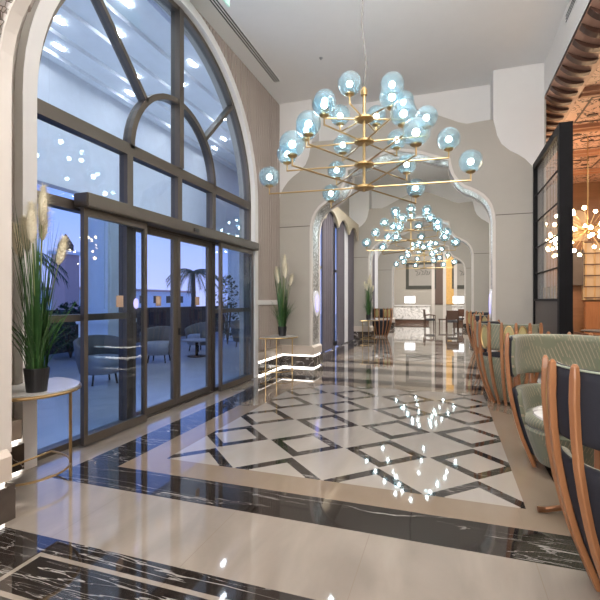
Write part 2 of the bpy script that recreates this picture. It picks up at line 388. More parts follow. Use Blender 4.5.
XA, XB = OPEN[0][0], OPEN[-1][0]
names = ['arch nearest the viewer', 'first arch past the arched window', 'second arch along the corridor', 'last arch before the reception']
for i, y0 in enumerate(AY):
    y1 = y0 + AT
    root = sempty('arch_wall', 'taupe wall with a lobed arch, ' + names[i], (0, 0, 0))
    bm = nb()
    prism(bm, [(XL, 0)] + [(XL, TOP[0][1])] + [p for p in TOP if XL < p[0] < XR] + [(XR, 3.80), (XR, 0), (XB, 0)] + OPEN[::-1] + [(XA, 0)], 'y', y0, y1)
    obj('wall_panel', bm, 'taupe', root)
    bm = nb()
    cl = [p for p in TOP if XL < p[0] <= CX - 1.83]; cr = [p for p in TOP if CX + 1.83 <= p[0] < XR]
    prism(bm, [(XL, CZ), (XL, TOP[0][1])] + cl + [(CX - 1.835, CZ)], 'y', y0 - .004, y1 - .003)
    prism(bm, [(XR, CZ), (XR, 3.80)] + cr[::-1] + [(CX + 1.835, CZ)], 'y', y0 - .004, y1 - .003)
    box(bm, CX - 1.84, CX + 1.84, y1 - .05, y1 + .02, 4.9, CZ)
    obj('white_infill', bm, 'white', root)
    # mosaic lining of the opening and cream edge beads
    path = [(XA, .46)] + OPEN + [(XB, .46)]
    bm = nb(); sweep_rect(bm, path, 'y', .02, y0 + .05, y1 - .05); obj('mosaic_lining', bm, 'mosaic', root)
    bm = nb()
    sweep_rect(bm, path, 'y', .055, y0 - .018, y0 + .07); sweep_rect(bm, path, 'y', .055, y1 - .07, y1 + .018)
    obj('arch_bead', bm, 'trim', root)
    bm = nb(); box(bm, XL, XA - .03, y0 - .003, y0 + .01, 3.13, 3.145); box(bm, XB + .03, XR, y0 - .003, y0 + .01, 3.13, 3.145)
    obj('panel_joint', bm, 'joint', root)
    # base board, marble plinth with light gap
    for s, (xa, xb) in enumerate(((XL, XA), (XB, XR))):
        a, b_ = (xa, xb + .08) if s == 0 else (xa - .08, xb)
        bm = nb(); prism(bm, [(a, .29), (b_, .29), (b_, .45), (b_ - (.04 if s == 0 else 0), .49), (a + (0 if s == 0 else .04), .49), (a, .45)], 'y', y0 - .07, y1 - .02)
        obj('base_board', bm, 'base', root)
        bm = nb(); a, b_ = (xa, xb + .10) if s == 0 else (xa - .10, xb)
        box(bm, a, b_, y0 - .10, y1 - .01, .03, .262); obj('plinth', bm, 'plinth', root)
        bm = nb(); a2, b2 = (xa, xb + .04) if s == 0 else (xa - .04, xb)
        box(bm, a2, b2, y0 - .04, y1 - .04, .262, .29); box(bm, a2, b2, y0 - .04, y1 - .04, .0, .03); obj('light_strip', bm, 'led' if i < 2 else 'plinth', root)

# ---- left wall of the entrance bay, with the big arched opening
WC, WZ, WR = 5.27, 3.33, 2.34
def arc(r, n=40, c=(WC, WZ), a0=pi, a1=0): return [(c[0] + r * cos(a0 + (a1 - a0) * k / n), c[1] + r * sin(a0 + (a1 - a0) * k / n)) for k in range(n + 1)]
bm = nb()
prism(bm, [(-5, 0), (-5, CZ), (9.1, CZ), (9.1, 0), (WC + WR, 0)] + arc(WR)[::-1] + [(WC - WR, 0)], 'x', -3.86, XL)
wl = struct(obj('wall_left', bm, 'taupe'), 'left wall around the arched entrance glazing')
bm = nb(); n = 0
y = 2.92
while y < 9.06:
    dy = abs(y + .02 - WC); z0 = .30
    if dy < WR + .1: z0 = WZ + sqrt(max(0, (WR + .12) ** 2 - min(dy, WR + .1) ** 2))
    if z0 < CZ - .06:
        if z0 < .5:
            box(bm, XL, XL + .03, y, y + .062, .47, 1.40); box(bm, XL, XL + .03, y, y + .062, 1.50, CZ - .04)
        else: box(bm, XL, XL + .03, y, y + .062, z0, CZ - .04)
    y += .098
obj('wall_slat_panel', bm, 'slat', wl)
bm = nb(); box(bm, XL, XL + .055, WC + WR + .1, 9.1, 1.40, 1.50); struct(obj('trim_1', bm, 'white'), 'white dado rail on the slatted wall')
bm = nb(); ring = [(WC - WR, 0)] + arc(WR) + [(WC + WR, 0), (WC + WR + .14, 0)] + arc(WR + .14)[::-1] + [(WC - WR - .14, 0)]
prism(bm, ring, 'x', -3.70, -3.52); struct(obj('trim_2', bm, 'white'), 'white arched surround of the entrance glazing')
bm = nb()
for ya, yb in ((WC + WR + .15, 9.1),(2.12, WC - WR - .15)):
    box(bm, XL, XL + .10, ya, yb, .29, .46)
bl = struct(obj('baseboard_left', bm, 'base'), 'beige base board along the slatted wall')
bm = nb()
for ya, yb in ((WC + WR + .15, 9.1),(2.12, WC - WR - .15)):
    box(bm, XL, XL + .13, ya, yb, .03, .255)
obj('plinth', bm, 'plinth', bl)
bm = nb()
for ya, yb in ((WC + WR + .15, 9.1),(2.12, WC - WR - .15)):
    box(bm, XL, XL + .05, ya, yb, .258, .29); box(bm, XL, XL + .07, ya, yb, 0, .03)
obj('light_strip', bm, 'led', bl)

# ---- arched window (fanlight + transom lights)
win = sempty('window_1', 'arched bronze window above the sliding entrance doors')
FX0, FX1 = -3.73, -3.61
bm = nb()
sweep_rect(bm, arc(WR - .035), 'x', .07, FX0, FX1)
box(bm, FX0, FX1, WC - WR, WC + WR, 3.24, 3.38)
sweep_rect(bm, arc(.98, 24), 'x', .075, FX0, FX1)
for a in (45, 135):
    sweep_rect(bm, [(WC + .98 * cos(R(a)), WZ + .98 * sin(R(a))), (WC + 2.24 * cos(R(a)), WZ + 2.24 * sin(R(a)))], 'x', .055, FX0, FX1)
box(bm, FX0, FX1 + .03, WC - .05, WC + .05, 3.38, WZ + WR - .03)
for yc in (4.25, WC, 6.22): box(bm, FX0, FX1, yc - .05, yc + .05, 2.46, 3.24)
for ya, yb in ((WC - WR, WC - WR + .07), (WC + WR - .07, WC + WR)): box(bm, FX0, FX1, ya, yb, 0, WZ)
box(bm, FX0, FX1, WC - WR, WC + WR, 2.42, 2.52)
obj('window_frame', bm, 'bronze', win)
bm = nb(); prism(bm, [(WC - WR + .05, 3.37)] + arc(WR - .06, 40)[1:-1] + [(WC + WR - .05, 3.37)], 'x', -3.672, -3.66); obj('fanlight_glass', bm, 'pane', win)
for ya, yb in ((WC - WR + .06, 4.20), (4.30, WC - .05), (WC + .05, 6.17), (6.27, WC + WR - .06)):
    bm = nb(); box(bm, -3.672, -3.66, ya, yb, 2.51, 3.25); obj('transom_glass', bm, 'pane', win)
# fixed side lights
for ya, yb in ((WC - WR + .07, 4.20), (6.27, WC + WR - .07)):
    bm = nb(); box(bm, -3.69, -3.678, ya, yb, .05, 2.43); obj('side_glass', bm, 'pane', win)
    bm = nb(); box(bm, -3.72, -3.62, ya, yb, 1.28, 1.35); box(bm, -3.74, -3.62, ya, yb, 0, .06); obj('side_rail', bm, 'bronze', win)
bm = nb(); bevbox(bm, -3.60, -3.41, 3.40, 7.56, 2.44, 2.585, .012)
hd = struct(obj('trim_3', bm, 'bronze'), 'bronze header box carrying the sliding door gear')
bm = nb(); bevbox(bm, -3.412, -3.385, 5.30, 5.42, 2.47, 2.52, .008); obj('motion_sensor', bm, 'black', hd)
def leaf(n, label, x, ya, yb, z1=2.43, mid=None, dark=False, sticker=None, dot=False, st=.06, handle=None):
    r = sempty('door_%d' % n, label)
    bm = nb(); m = 'bronze'
    box(bm, x - .025, x + .025, ya, ya + st, .02, z1); box(bm, x - .025, x + .025, yb - st, yb, .02, z1)
    box(bm, x - .025, x + .025, ya + st, yb - st, .02, .11); box(bm, x - .025, x + .025, ya + st, yb - st, z1 - .08, z1)
    obj('door_frame', bm, m, r)
    bm = nb(); box(bm, x - .006, x + .006, ya + st, yb - st, .11, z1 - .08); obj('door_glass', bm, 'pane', r)
    if sticker:
        bm = nb(); box(bm, x + .007, x + .0095, sticker - .055, sticker + .055, 1.42, 1.55); obj('door_sticker', bm, 'sticker', r)
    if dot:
        bm = nb(); prism(bm, [(dot + .045 * cos(2 * pi * k / 24), 1.46 + .062 * sin(2 * pi * k / 24)) for k in range(24)], 'x', x + .007, x + .0095); obj('door_reflection_dot', bm, 'vreflect', r)  # glowing disc stands in for the violet wall light reflected in the glass
    if handle:
        bm = nb(); bevbox(bm, x + .025, x + .05, handle - .02, handle + .02, 1.0, 1.10, .006); obj('door_lock', bm, 'black', r)
    return r
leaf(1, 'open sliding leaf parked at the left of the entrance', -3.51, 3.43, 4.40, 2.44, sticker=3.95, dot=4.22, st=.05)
leaf(2, 'left leaf of the closed middle pair', -3.67, 4.31, 5.24, 2.43, sticker=4.85, st=.08)
leaf(3, 'right leaf of the closed middle pair', -3.67, 5.25, 6.17, 2.43, sticker=5.8, st=.08, handle=5.29)
leaf(4, 'open sliding leaf parked at the right of the entrance', -3.51, 6.22, 7.46, 2.44, st=.05)
bm = nb(); box(bm, -3.74, -3.62, 4.20, 4.31, 0, 2.43); box(bm, -3.74, -3.62, 6.17, 6.27, 0, 2.43); box(bm, -3.74, -3.60, 4.31, 6.17, 0, .018)
struct(obj('trim_4', bm, 'dbronze'), 'dark bronze jamb posts beside the middle doors')

# ---- left walls of the next bays with tall windows, curtains
for i, (ya, yb) in enumerate(((9.72, AY[2]), (AY[2] + AT, AY[3]), (AY[3] + AT, 31))):
    bm = nb(); o0, o1 = ya + .8, yb - .8
    if i < 2:
        prism(bm, [(ya, 0), (ya, CZ), (yb, CZ), (yb, 0), (o1, 0)] + [(o1, 4.1), (o0, 4.1), (o0, 0)], 'x', -3.86, XL)
    else: box(bm, -3.86, XL, ya, yb, 0, CZ)
    struct(obj('wall_left', bm, 'taupe'), 'left wall of a further corridor bay')
    if i < 2:
        w = sempty('window_%d' % (i + 2), 'tall window behind curtains in a further bay')
        bm = nb()
        for k in range(5):
            yy = o0 + (o1 - o0) * k / 4; box(bm, -3.76, -3.66, yy - .04, yy + .04, 0, 4.1)
        for z in (0.04, 2.5, 4.06): box(bm, -3.755, -3.665, o0, o1, z - .04, z + .04)
        obj('window_frame', bm, 'bronze', w)
        bm = nb(); box(bm, -3.715, -3.705, o0, o1, 0.05, 4.06); obj('window_glass', bm, 'pane', w)
def curtain(name, label, mt, y0, y1, x, amp, per, z0=.04, z1=4.25, group=None):
    bm = nb(); n = max(8, int((y1 - y0) / per * 10)); P = []
    for k in range(n + 1):
        yy = y0 + (y1 - y0) * k / n; P.append((x + amp * sin(2 * pi * (yy - y0) / per), yy))
    A = [(p[0] + .012, p[1]) for p in P]; B = [(p[0] - .012, p[1]) for p in P]
    prism(bm, A + B[::-1], 'z', z0, z1)
    return tag(obj(name, bm, mt, smooth=False), label, 'curtain', group)
curtain('curtain', 'dark plum curtain just behind the first arch pier', 'curtain', 11.8, 12.75, -3.36, .06, .22)
curtain('curtain', 'dark plum curtain in the middle of the bay beyond the first arch', 'curtain', 13.5, 14.3, -3.36, .06, .22)
curtain('curtain', 'dark plum curtain at the far end of the bay beyond the first arch', 'curtain', 15.02, 15.75, -3.36, .06, .22)
curtain('sheer_curtain', 'white sheer hanging between the middle and far plum curtains', 'sheer', 14.32, 15.0, -3.38, .03, .12)
curtain('sheer_curtain', 'narrow white sheer next to the first plum curtain', 'sheer', 12.77, 12.98, -3.38, .03, .12)
curtain('curtain', 'dark curtain in the bay behind the ribbed tub chair', 'curtain', 18.3, 20.6, -3.36, .06, .22)
curtain('sheer_curtain', 'white sheer curtain in the bay behind the ribbed tub chair', 'sheer', 20.8, 22.4, -3.46, .03, .12)
bm = nb(); P = []
pts = [(10.0, 4.35), (16.2, 4.35)]
low = []
for k in range(61):
    yy = 16.2 - 6.2 * k / 60; low.append((yy, 3.75 + .35 * abs(sin((yy - 10.0) / 6.2 * pi * 4)) ** .8 - .0))
prism(bm, pts + low, 'x', -3.27, -3.20)
tag(obj('valance', bm, 'valance'), 'cream scalloped valance above the plum curtains', 'valance')

# ---- right side: bulkhead, bay walls, back walls
bm = nb(); box(bm, XR, XR + .10, -5, 9.1, 5.25, CZ); struct(obj('wall_right', bm, 'white'), 'white bulkhead above the lounge edge')
bm = nb(); box(bm, XR, XR + .03, 9.1, 31, 0, CZ); struct(obj('wall_right', bm, 'taupe'), 'right wall of the corridor beyond the first arch')
bm = nb(); box(bm, -3.86, 12, -5.1, -5, 0, CZ); struct(obj('wall_back', bm, 'white'), 'wall behind the viewer')
bm = nb(); box(bm, -3.86, XR + .12, 30.6, 30.75, 0, CZ); struct(obj('wall_front', bm, 'taupe'), 'far reception wall')
bm = nb(); box(bm, 1.73, 12, 15.6, 15.75, 0, 5.3); struct(obj('wall_restaurant', bm, 'rest'), 'far wall of the restaurant')
bm = nb(); box(bm, 9.0, 9.1, -5, 15.6, 0, 5.3); struct(obj('wall_restaurant', bm, 'rest'), 'side wall of the restaurant')

# ---- carved wooden ceiling of the restaurant
wc = sempty('ceiling_carved', 'carved reddish wooden ceiling over the restaurant')
bm = nb(); box(bm, 2.16, 9.0, -5, 15.6, 5.16, 5.30); obj('carved_panel', bm, 'carved', wc)
bm = nb(); prof = [(XR, 5.25)] + [(XR + .48 * k / 8, 5.25 - .16 * sin(k / 8 * pi / 2) ) for k in range(1, 9)] + [(2.18, 5.30), (XR, 5.30)]
prism(bm, prof, 'y', -5, 9.1); prism(bm, [(p[0] + .03, p[1]) for p in prof], 'y', 9.1, 15.6); obj('cove', bm, 'cove', wc)
yy = 1.0
while yy < 15.2:
    bm = nb(); L = []
    for k in range(9): L.append((XR + .01 + .40 * k / 8, 5.245 - .16 * sin(k / 8 * pi / 2)))
    off = 0 if yy < 9.0 else .03
    prism(bm, [(p[0]+off,p[1]) for p in L] + [(p[0]+off, p[1] - (.02 + .045 * sin(pi * (j / 8) ** .7))) for j, p in list(enumerate(L))[::-1]], 'y', yy, yy + .12)
    obj('cove_bracket', bm, 'tooth', wc); yy += .36
for k, yb in enumerate((3.2, 5.0, 6.8, 8.6, 10.4, 12.2, 14.0)):
    bm = nb(); prism(bm, [(yb, 5.17), (yb + .34, 5.17), (yb + .30, 5.09), (yb + .24, 5.09), (yb + .21, 5.05), (yb + .13, 5.05), (yb + .10, 5.09), (yb + .04, 5.09)], 'x', 2.2, 9.0)
    obj('ceiling_beam', bm, 'wbeam', wc)
bm = nb()
for yb in (5.34, 7.14, 8.94, 10.74, 12.54):
    for xa in (2.45, 4.05, 5.65):
        prism(bm, [(xa, yb + .12), (xa + 1.3, yb + .12), (xa + 1.3, yb + 1.34), (xa, yb + 1.34)], 'z', 5.145, 5.165, 0,
              holes=[[(xa + .03, yb + .15), (xa + 1.27, yb + .15), (xa + 1.27, yb + 1.31), (xa + .03, yb + 1.31)]])
        for (dx, dy, w) in ((.15, .3, .2), (.15, 1.0, .2), (.95, .3, .2), (.95, 1.0, .2)):
            prism(bm, [(xa + dx + w / 2 + w / 2 * cos(t), yb + dy + .06 * sin(t)) for t in [2 * pi * q / 14 for q in range(14)]], 'z', 5.145, 5.165)
        for s in (0, 1):   # scrolling tendrils
            P = [(xa + .65 + (.42 * cos(t) * (1 if s else -1)) * (t / 6), yb + .73 + .35 * sin(t) * (t / 7), 5.155) for t in [q * .35 for q in range(18)]]
            tube(bm, P, .014, 5)
obj('carved_scroll', bm, 'tooth', wc)

# ================================================================ CHANDELIERS
def chandelier(label, y):
    root = thing('chandelier', label, 'chandelier', (CX, y, 0), R(4), 'brass globe chandeliers along the corridor')
    zt = [2.93, 3.22, 3.51, 3.80]; Rr = [1.27, 1.02, .76, .50]
    bm = nb(); tube(bm, [(0, 0, 2.88), (0, 0, 4.12)], .020, 10); lathe(bm, [(0, 4.10), (.04, 4.10), (.045, 4.16), (.025, 4.2), (0, 4.2)], 12); obj('stem', bm, 'gold', root)
    bm = nb(); tube(bm, [(0, 0, 4.18), (.03, .0, 4.5), (-.03, 0, 5.0), (0, 0, CZ - .02)], .008, 6); obj('cord', bm, 'cord', root)
    bm = nb(); lathe(bm, [(0, CZ - .06), (.07, CZ - .06), (.09, CZ - .001), (0, CZ - .001)], 20); obj('ceiling_rose', bm, 'gold', root)
    bm = nb(); lathe(bm, [(0, -.028), (.085, -.028), (.125, -.012), (.125, .012), (.085, .028), (0, .028)], 28); hubme = None
    hub0 = obj('hub', bm, 'gold', root, (0, 0, zt[0]))
    for z in zt[1:]:
        h = hub0.copy(); COL.objects.link(h); h.parent = root; h.location = (0, 0, z)
    bm = nb(); lathe(bm, [(0, .085), (.03, .085), (.055, .10), (.06, .115), (0, .115)], 16); sock = obj('socket', bm, 'gold', root)
    bm = nb(); sphere(bm, (0, 0, .228), .138, 28, 18); gl = obj('globe', bm, 'globe', root, smooth=True)
    bm = nb(); sphere(bm, (0, 0, .225), .036, 14, 10); bu = obj('bulb', bm, 'bulb', root, smooth=True)
    kids = (sock, gl, bu); first = True
    for z, rad in zip(zt, Rr):
        bm = nb(); tube(bm, [(-rad + .1, 0, 0), (0, 0, 0)], .0105, 8); tube(bm, [(0, 0, -.008), (0, 0, .09)], .0095, 8)
        a0 = obj('arm', bm, 'gold', root)
        for k in range(6):
            a = a0 if k == 0 else a0.copy()
            if k: COL.objects.link(a)
            a.parent = root; t = R(60 * k + (17 if z > 3.7 else 0)); a.location = (rad * cos(t), rad * sin(t), z); a.rotation_euler = (0, 0, t)
            for c in kids:
                cc = c if first else c.copy()
                if not first: COL.objects.link(cc)
                cc.parent = a; cc.location = (0, 0, 0)
            first = False
    return root
ch = chandelier('nearest and largest looking brass chandelier with aqua glass globes in front of the first arch', 5.46)
dup(ch, 'middle brass chandelier with aqua globes hanging beyond the first arch', (CX, 5.46 + PITCH, 0), R(17))
dup(ch, 'farthest small looking brass chandelier hanging before the reception wall', (CX, 5.46 + 2 * PITCH, 0), R(-9))

# ================================================================ CONSOLE TABLES & PLANTS
def console(label, loc):
    t = thing('console_table', label, 'table', loc, 0, 'half round brass console tables')
    a, b_ = .46, .58
    hp = lambda s, z=None: [(b_ * s * cos(p), a * s * sin(p)) for p in [-pi / 2 + pi * k / 28 for k in range(29)]]
    bm = nb(); prism(bm, hp(.985), 'z', .762, .785); obj('table_top', bm, 'table', t)
    bm = nb(); ring = hp(1.0); tube(bm, [(p[0], p[1], .765) for p in ring], .014, 8); tube(bm, [(0, -a, .765), (0, a, .765)], .014, 8); obj('top_rim', bm, 'gold', t)
    bm = nb(); tube(bm, [(p[0] * .86, p[1] * .86, .11) for p in ring], .009, 8); tube(bm, [(0, -a * .86, .11), (0, a * .86, .11)], .009, 8); obj('stretcher', bm, 'gold', t)
    for ph in (-80, -55, 35):
        if ph == 0: pass
        bm = nb(); x, y_ = b_ * .86 * cos(R(ph)), a * .86 * sin(R(ph)); tube(bm, [(x, y_, .0), (x, y_, .765)], .013, 8); obj('leg', bm, 'gold', t)
    return t
ct = console('brass half round console at the left foreground under the big pampas grass', (-3.45, 2.62, 0))
dup(ct, 'brass half round console beside the slatted wall under the second pampas grass', (-3.40, 8.02, 0))
dup(ct, 'distant brass console in front of the second arch pier', (-2.95, 15.6, 0))
def plant(label, loc, seed):
    rng = random.Random(seed)
    t = thing('pampas_grass', label, 'plant', loc, 0, 'potted pampas grasses on the consoles')
    bm = nb(); lathe(bm, [(0, 0), (.072, 0), (.090, .17), (.090, .185), (.081, .185), (.08, .165), (0, .165)], 28); obj('pot', bm, 'black', t)
    for mt, cnt in (('blade', 190), ('blade2', 70)):
        bm = nb()
        for k in range(cnt):
            a = rng.uniform(0, 2 * pi); short = rng.random() < .5
            L = rng.uniform(.35, .62) if short else rng.uniform(.75, 1.28)
            spread = rng.uniform(.10, .31) if short else rng.uniform(.02, .16)
            r0 = rng.uniform(0, .07); w = rng.uniform(.0035, .0065); P = []
            droop = rng.uniform(0, .16) if short else rng.uniform(0, .05)
            for q in range(7):
                s = q / 6; rr = r0 + spread * s ** 1.6; P.append(Vector((rr * cos(a), rr * sin(a), .16 + L * s - droop * s ** 3)))
            sd = Vector((-sin(a + .6), cos(a + .6), 0)); pv = None
            for q, p in enumerate(P):
                ww = w * (1 - (q / 6) ** 2 * .92); v = (bm.verts.new(p - sd * ww), bm.verts.new(p + sd * ww))
                if pv: bm.faces.new((pv[0], pv[1], v[1], v[0]))
                pv = v
        obj('grass_blades', bm, mt, t)
    for (a, rr, zt, hgt) in ((20, .05, 1.60, .30), (100, .10, 1.47, .28), (175, .17, 1.37, .27), (250, .15, 1.28, .24), (300, .20, 1.42, .28), (60, .22, 1.22, .22)):
        a = R(a) + rng.uniform(-.3, .3); tip = Vector((rr * cos(a), rr * sin(a), zt)); base = Vector((.02 * cos(a), .02 * sin(a), .17)); bot = tip - Vector((rr * .25 * cos(a), rr * .25 * sin(a), hgt))
        bm = nb(); tube(bm, [base, base.lerp(bot, .5) - Vector((cos(a), sin(a), 0)) * rr * .12, bot, bot.lerp(tip, .5)], .0035, 5); ps = obj('plume_stem', bm, 'stem', t)
        bm = nb(); d = (tip - bot)
        tube(bm, [bot + d * s for s in (0, .1, .3, .55, .8, .93, 1)], [.006, .020, .032, .031, .022, .012, .003], 10)
        for q in range(1000):
            s = rng.random() ** .85; p = bot + d * s; an = rng.uniform(0, 2 * pi); rad = .084 * (sin(pi * min(.93, .14 + s * .78)) ** .6) * rng.uniform(.45, 1.3)
            o = Vector((cos(an), sin(an), 0)); sd = Vector((-sin(an), cos(an), 0)) * .0028; e_ = p + o * rad + Vector((0, 0, rng.uniform(.0, .05)))
            bm.faces.new((bm.verts.new(p + sd), bm.verts.new(p - sd), bm.verts.new(e_)))
        obj('plume', bm, 'plume', ps)
    return t
pl = plant('big potted pampas grass with cream plumes at the left edge', (-3.05, 2.535, .786), 3)
plant('pampas grass in a black pot beside the slatted wall right of the doors', (-3.13, 8.05, .786), 5)
plant('small looking distant pampas grass in front of the second arch', (-2.72, 15.6, .786), 8)

# ================================================================ TUB CHAIRS
PROF = [(0, .245), (.1, .285), (.25, .345), (.45, .405), (.7, .452), (.95, .475), (1.2, .47)]
def pr(z):
    for (a, ra), (b_, rb) in zip(PROF, PROF[1:]):
        if z <= b_: 
            s = (z - a) / (b_ - a); return ra + (rb - ra) * s
    return PROF[-1][1]
def shell(bm, z0, z1, th, phimax, n=40, pip=None, tilt=0):
    """rounded wrap: outer faces slot 0, inner faces slot 1"""
    sec = []; m = 8
    for k in range(m + 1): z = z0 + .02 + (z1 - z0 - .04) * k / m; sec.append((z, 0.0, 0))
    sec += [(z1 - .006, -th * .2, 0), (z1, -th * .5, 1), (z1 - .006, -th * .8, 1)]
    for k in range(m, -1, -1): z = z0 + .02 + (z1 - z0 - .04) * k / m; sec.append((z, -th, 1))
    sec += [(z0 + .006, -th * .8, 1), (z0, -th * .5, 0), (z0 + .006, -th * .2, 0)]
    rings = []
    for i in range(n + 1):
        ph = -phimax + 2 * phimax * i / n
        edge = min(1, (phimax - abs(ph)) / R(7)); sq = sqrt(max(0., 1 - (1 - edge) ** 2)) if edge < 1 else 1
        zc = (z0 + z1) / 2; ring = []
        for z, o, mi in sec:
            zz = zc + (z - zc) * (.86 + .14 * sq); rr = pr(zz) - th * .5 + (o + th * .5) * (.35 + .65 * sq)
            ring.append(bm.verts.new((rr * sin(ph), -rr * cos(ph), zz)))
        rings.append(ring)
    K = len(sec)
    for A, B in zip(rings, rings[1:]):
        for k in range(K): bm.faces.new((A[k], A[(k + 1) % K], B[(k + 1) % K], B[k])).material_index = sec[k][2]
    bm.faces.new(rings[0]).material_index = 1; bm.faces.new(rings[-1][::-1]).material_index = 1
def tub(label, loc, rz, outer, inner, insert):
    t = thing('tub_chair', label, 'chair', loc, rz, 'wood ribbed tub chairs')
    bm = nb(); shell(bm, .79, 1.165, .06, R(106)); obj('backrest', bm, [outer, inner], t, smooth=True)
    bm = nb(); shell(bm, .10, .69, .075, R(112)); obj('lower_shell', bm, [outer, inner], t, smooth=True)
    bm = nb(); lathe(bm, [(0, .06), (.235, .06), (.27, .12), (.32, .25), (.355, .36), (.345, .385), (0, .385)], 36); obj('seat_base', bm, 'green', t, smooth=False)
    bm = nb(); lathe(bm, [(0, .385), (.33, .387), (.352, .41), (.355, .45), (.335, .48), (.2, .495), (0, .50)], 36); obj('seat_cushion', bm, inner, t, smooth=True)
    for k in range(11):
        ph = R(-105 + 21 * k); bm = nb(); pts = []
        P = [Vector((0, 0, 0))] * 0
        zs = [.0, .06, .14, .25, .38, .52, .68, .84, 1.0, 1.12, 1.175, 1.19]
        w = [.017, .018, .019, .020, .0205, .021, .021, .021, .021, .020, .015, .007]; th = [.018] * 10 + [.015, .007]
        rings = []
        rad = Vector((sin(ph), -cos(ph), 0)); tan = Vector((cos(ph), sin(ph), 0))
        for z, ww, tt in zip(zs, w, th):
            c = rad * (pr(z) + .019); c.z = z
            rings.append([bm.verts.new(c + tan * sx_ * ww + rad * sy_ * tt) for sx_, sy_ in ((-1, -.7), (-.7, -1), (.7, -1), (1, -.7), (1, .7), (.7, 1), (-.7, 1), (-1, .7))])
        for A, B in zip(rings, rings[1:]):
            for q in range(8): bm.faces.new((A[q], A[(q + 1) % 8], B[(q + 1) % 8], B[q]))
        bm.faces.new(rings[0]); bm.faces.new(rings[-1])
        obj('rib', bm, 'wood', t)
    for pc in [-94.5 + 21 * q for q in (0, 3, 5, 7, 8)]:
        bm = nb(); L = []
        for q in range(32):
            a = 2 * pi * q / 32; ph = R(pc + 7.4 * cos(a)); z = .975 + .165 * sin(a); r_ = pr(z) + .006
            L.append((r_ * sin(ph), -r_ * cos(ph), z))
        tube(bm, L, .009, 6, 1, closed=True)
        vs = [bm.verts.new((p[0] * .997, p[1] * .997, p[2])) for p in L]
        cz = bm.verts.new((pr(.975) * 1.012 * sin(R(pc)), -pr(.975) * 1.012 * cos(R(pc)), .975))
        for q in range(32): bm.faces.new((vs[q], vs[(q + 1) % 32], cz))
        obj('oval_inlay', bm, [insert, 'gold'], t)
    bm = nb(); L = []
    for q in range(41):
        ph = R(-104 + 208 * q / 40); r_ = pr(1.16) - .004; L.append((r_ * sin(ph), -r_ * cos(ph), 1.16))
    tube(bm, L, .006, 6); obj('piping', bm, 'piping', t)
    return t
A_ = tub('navy tub chair with wooden ribs cut off by the right edge, nearest', (1.0, 2.66, 0), R(4), 'navy', 'green', 'olive')
dup(A_, 'tub chair with green patterned inner back facing the nearest navy chair', (1.0, 4.36, 0), R(166))
C_ = tub('green tub chair with gold ovals seen from behind, in front of the black screen', (.87, 7.02, 0), R(-62), 'green', 'navy', 'olive')
dup(A_, 'navy tub chair half hidden behind the green one with gold ovals', (.98, 10.5, 0), R(-40))
dup(A_, 'tub chair seen as a thin sliver at the right, beyond the first arch', (1.0, 13.6, 0), R(-30))
dup(A_, 'small looking tub chair with wooden ribs standing alone left of the corridor', (-2.62, 17.75, 0), R(-18))
def side_table(label, loc):
    t = thing('side_table', label, 'table', loc)
    bm = nb(); lathe(bm, [(0, .66), (.36, .66), (.40, .672), (.40, .688), (.37, .698), (0, .698)], 36); obj('table_top', bm, 'wmarble', t, smooth=False)
    bm = nb(); lathe(bm, [(0, .64), (.09, .64), (.09, .66), (0, .66)], 20); tube(bm, [(0, 0, .05), (0, 0, .65)], .025, 12); obj('column', bm, 'copper', t)
    for k in range(4):
        a = R(190 + 90 * k); bm = nb(); tube(bm, [(0, 0, .09), (.18 * cos(a), .18 * sin(a), .055), (.34 * cos(a), .34 * sin(a), .022), (.39 * cos(a), .39 * sin(a), .022)], [.022, .02, .019, .021], 10); obj('foot', bm, 'copper', t)
    return t
side_table('small round white topped table between the two nearest tub chairs', (.985, 3.50, 0))

# ================================================================ BLACK SCREEN
t = thing('screen_partition', 'tall black framed glass screen standing beside the right pier', 'screen', (1.5, 0, 0))
bm = nb(); box(bm, 0, .17, 7.02, 7.14, 0, 4.03); obj('post', bm, 'steel', t)
bm = nb(); box(bm, 0, .17, 8.95, 9.05, 0, 4.03); obj('post', bm, 'steel', t)
bm = nb(); box(bm, 0, .17, 7.14, 8.95, 3.91, 4.03); obj('top_rail', bm, 'steel', t)
bm = nb(); box(bm, .02, .15, 7.14, 8.95, .02, 1.48); obj('lower_panel', bm, 'brownp', t)
bm = nb(); box(bm, .0, .17, 7.14, 8.95, 1.48, 1.52); obj('middle_rail', bm, 'steel', t)
bm = nb(); box(bm, .08, .09, 7.14, 8.95, 1.52, 3.91); obj('screen_glass', bm, 'sglass', t)
for z in (1.98, 2.46, 2.94, 3.42):
    bm = nb(); tube(bm, [(.04, 7.14, z), (.04, 8.95, z)], .013, 8); obj('cross_rod', bm, 'steel', t)
for k in range(16):
    yy = 7.25 + k * .105; bm = nb(); tube(bm, [(.05, yy, 1.52), (.05, yy, 3.91)], .0035, 5); obj('vertical_wire', bm, 'grey', t)
for k in range(9):
    yy = 7.25 + k * .18; bm = nb(); box(bm, .11, .13, yy, yy + .05 + .05 * (k % 2), 1.52, 1.72); obj('gold_bar', bm, 'gold', t)

# ================================================================ SCONCES
for s, (x, lab) in enumerate(((XA, 'oval violet lit wall light on the left pier of the first arch'), (XB, 'violet lit oval wall light inside the right pier of the first arch'))):
    t = thing('wall_sconce', lab, 'wall light', (x, 9.1 + AT / 2, 1.42)); sg = 1 if s == 0 else -1
    el = lambda a, b_: [(a * cos(2 * pi * k / 28), b_ * sin(2 * pi * k / 28)) for k in range(28)]
    bm = nb(); prism(bm, el(.21, .29), 'x', *sorted((sg * .010, sg * .045))); obj('backplate', bm, 'sconce', t)
    bm = nb(); prism(bm, el(.115, .19), 'x', *sorted((sg * .045, sg * .055))); obj('lit_oval', bm, 'violet', t)

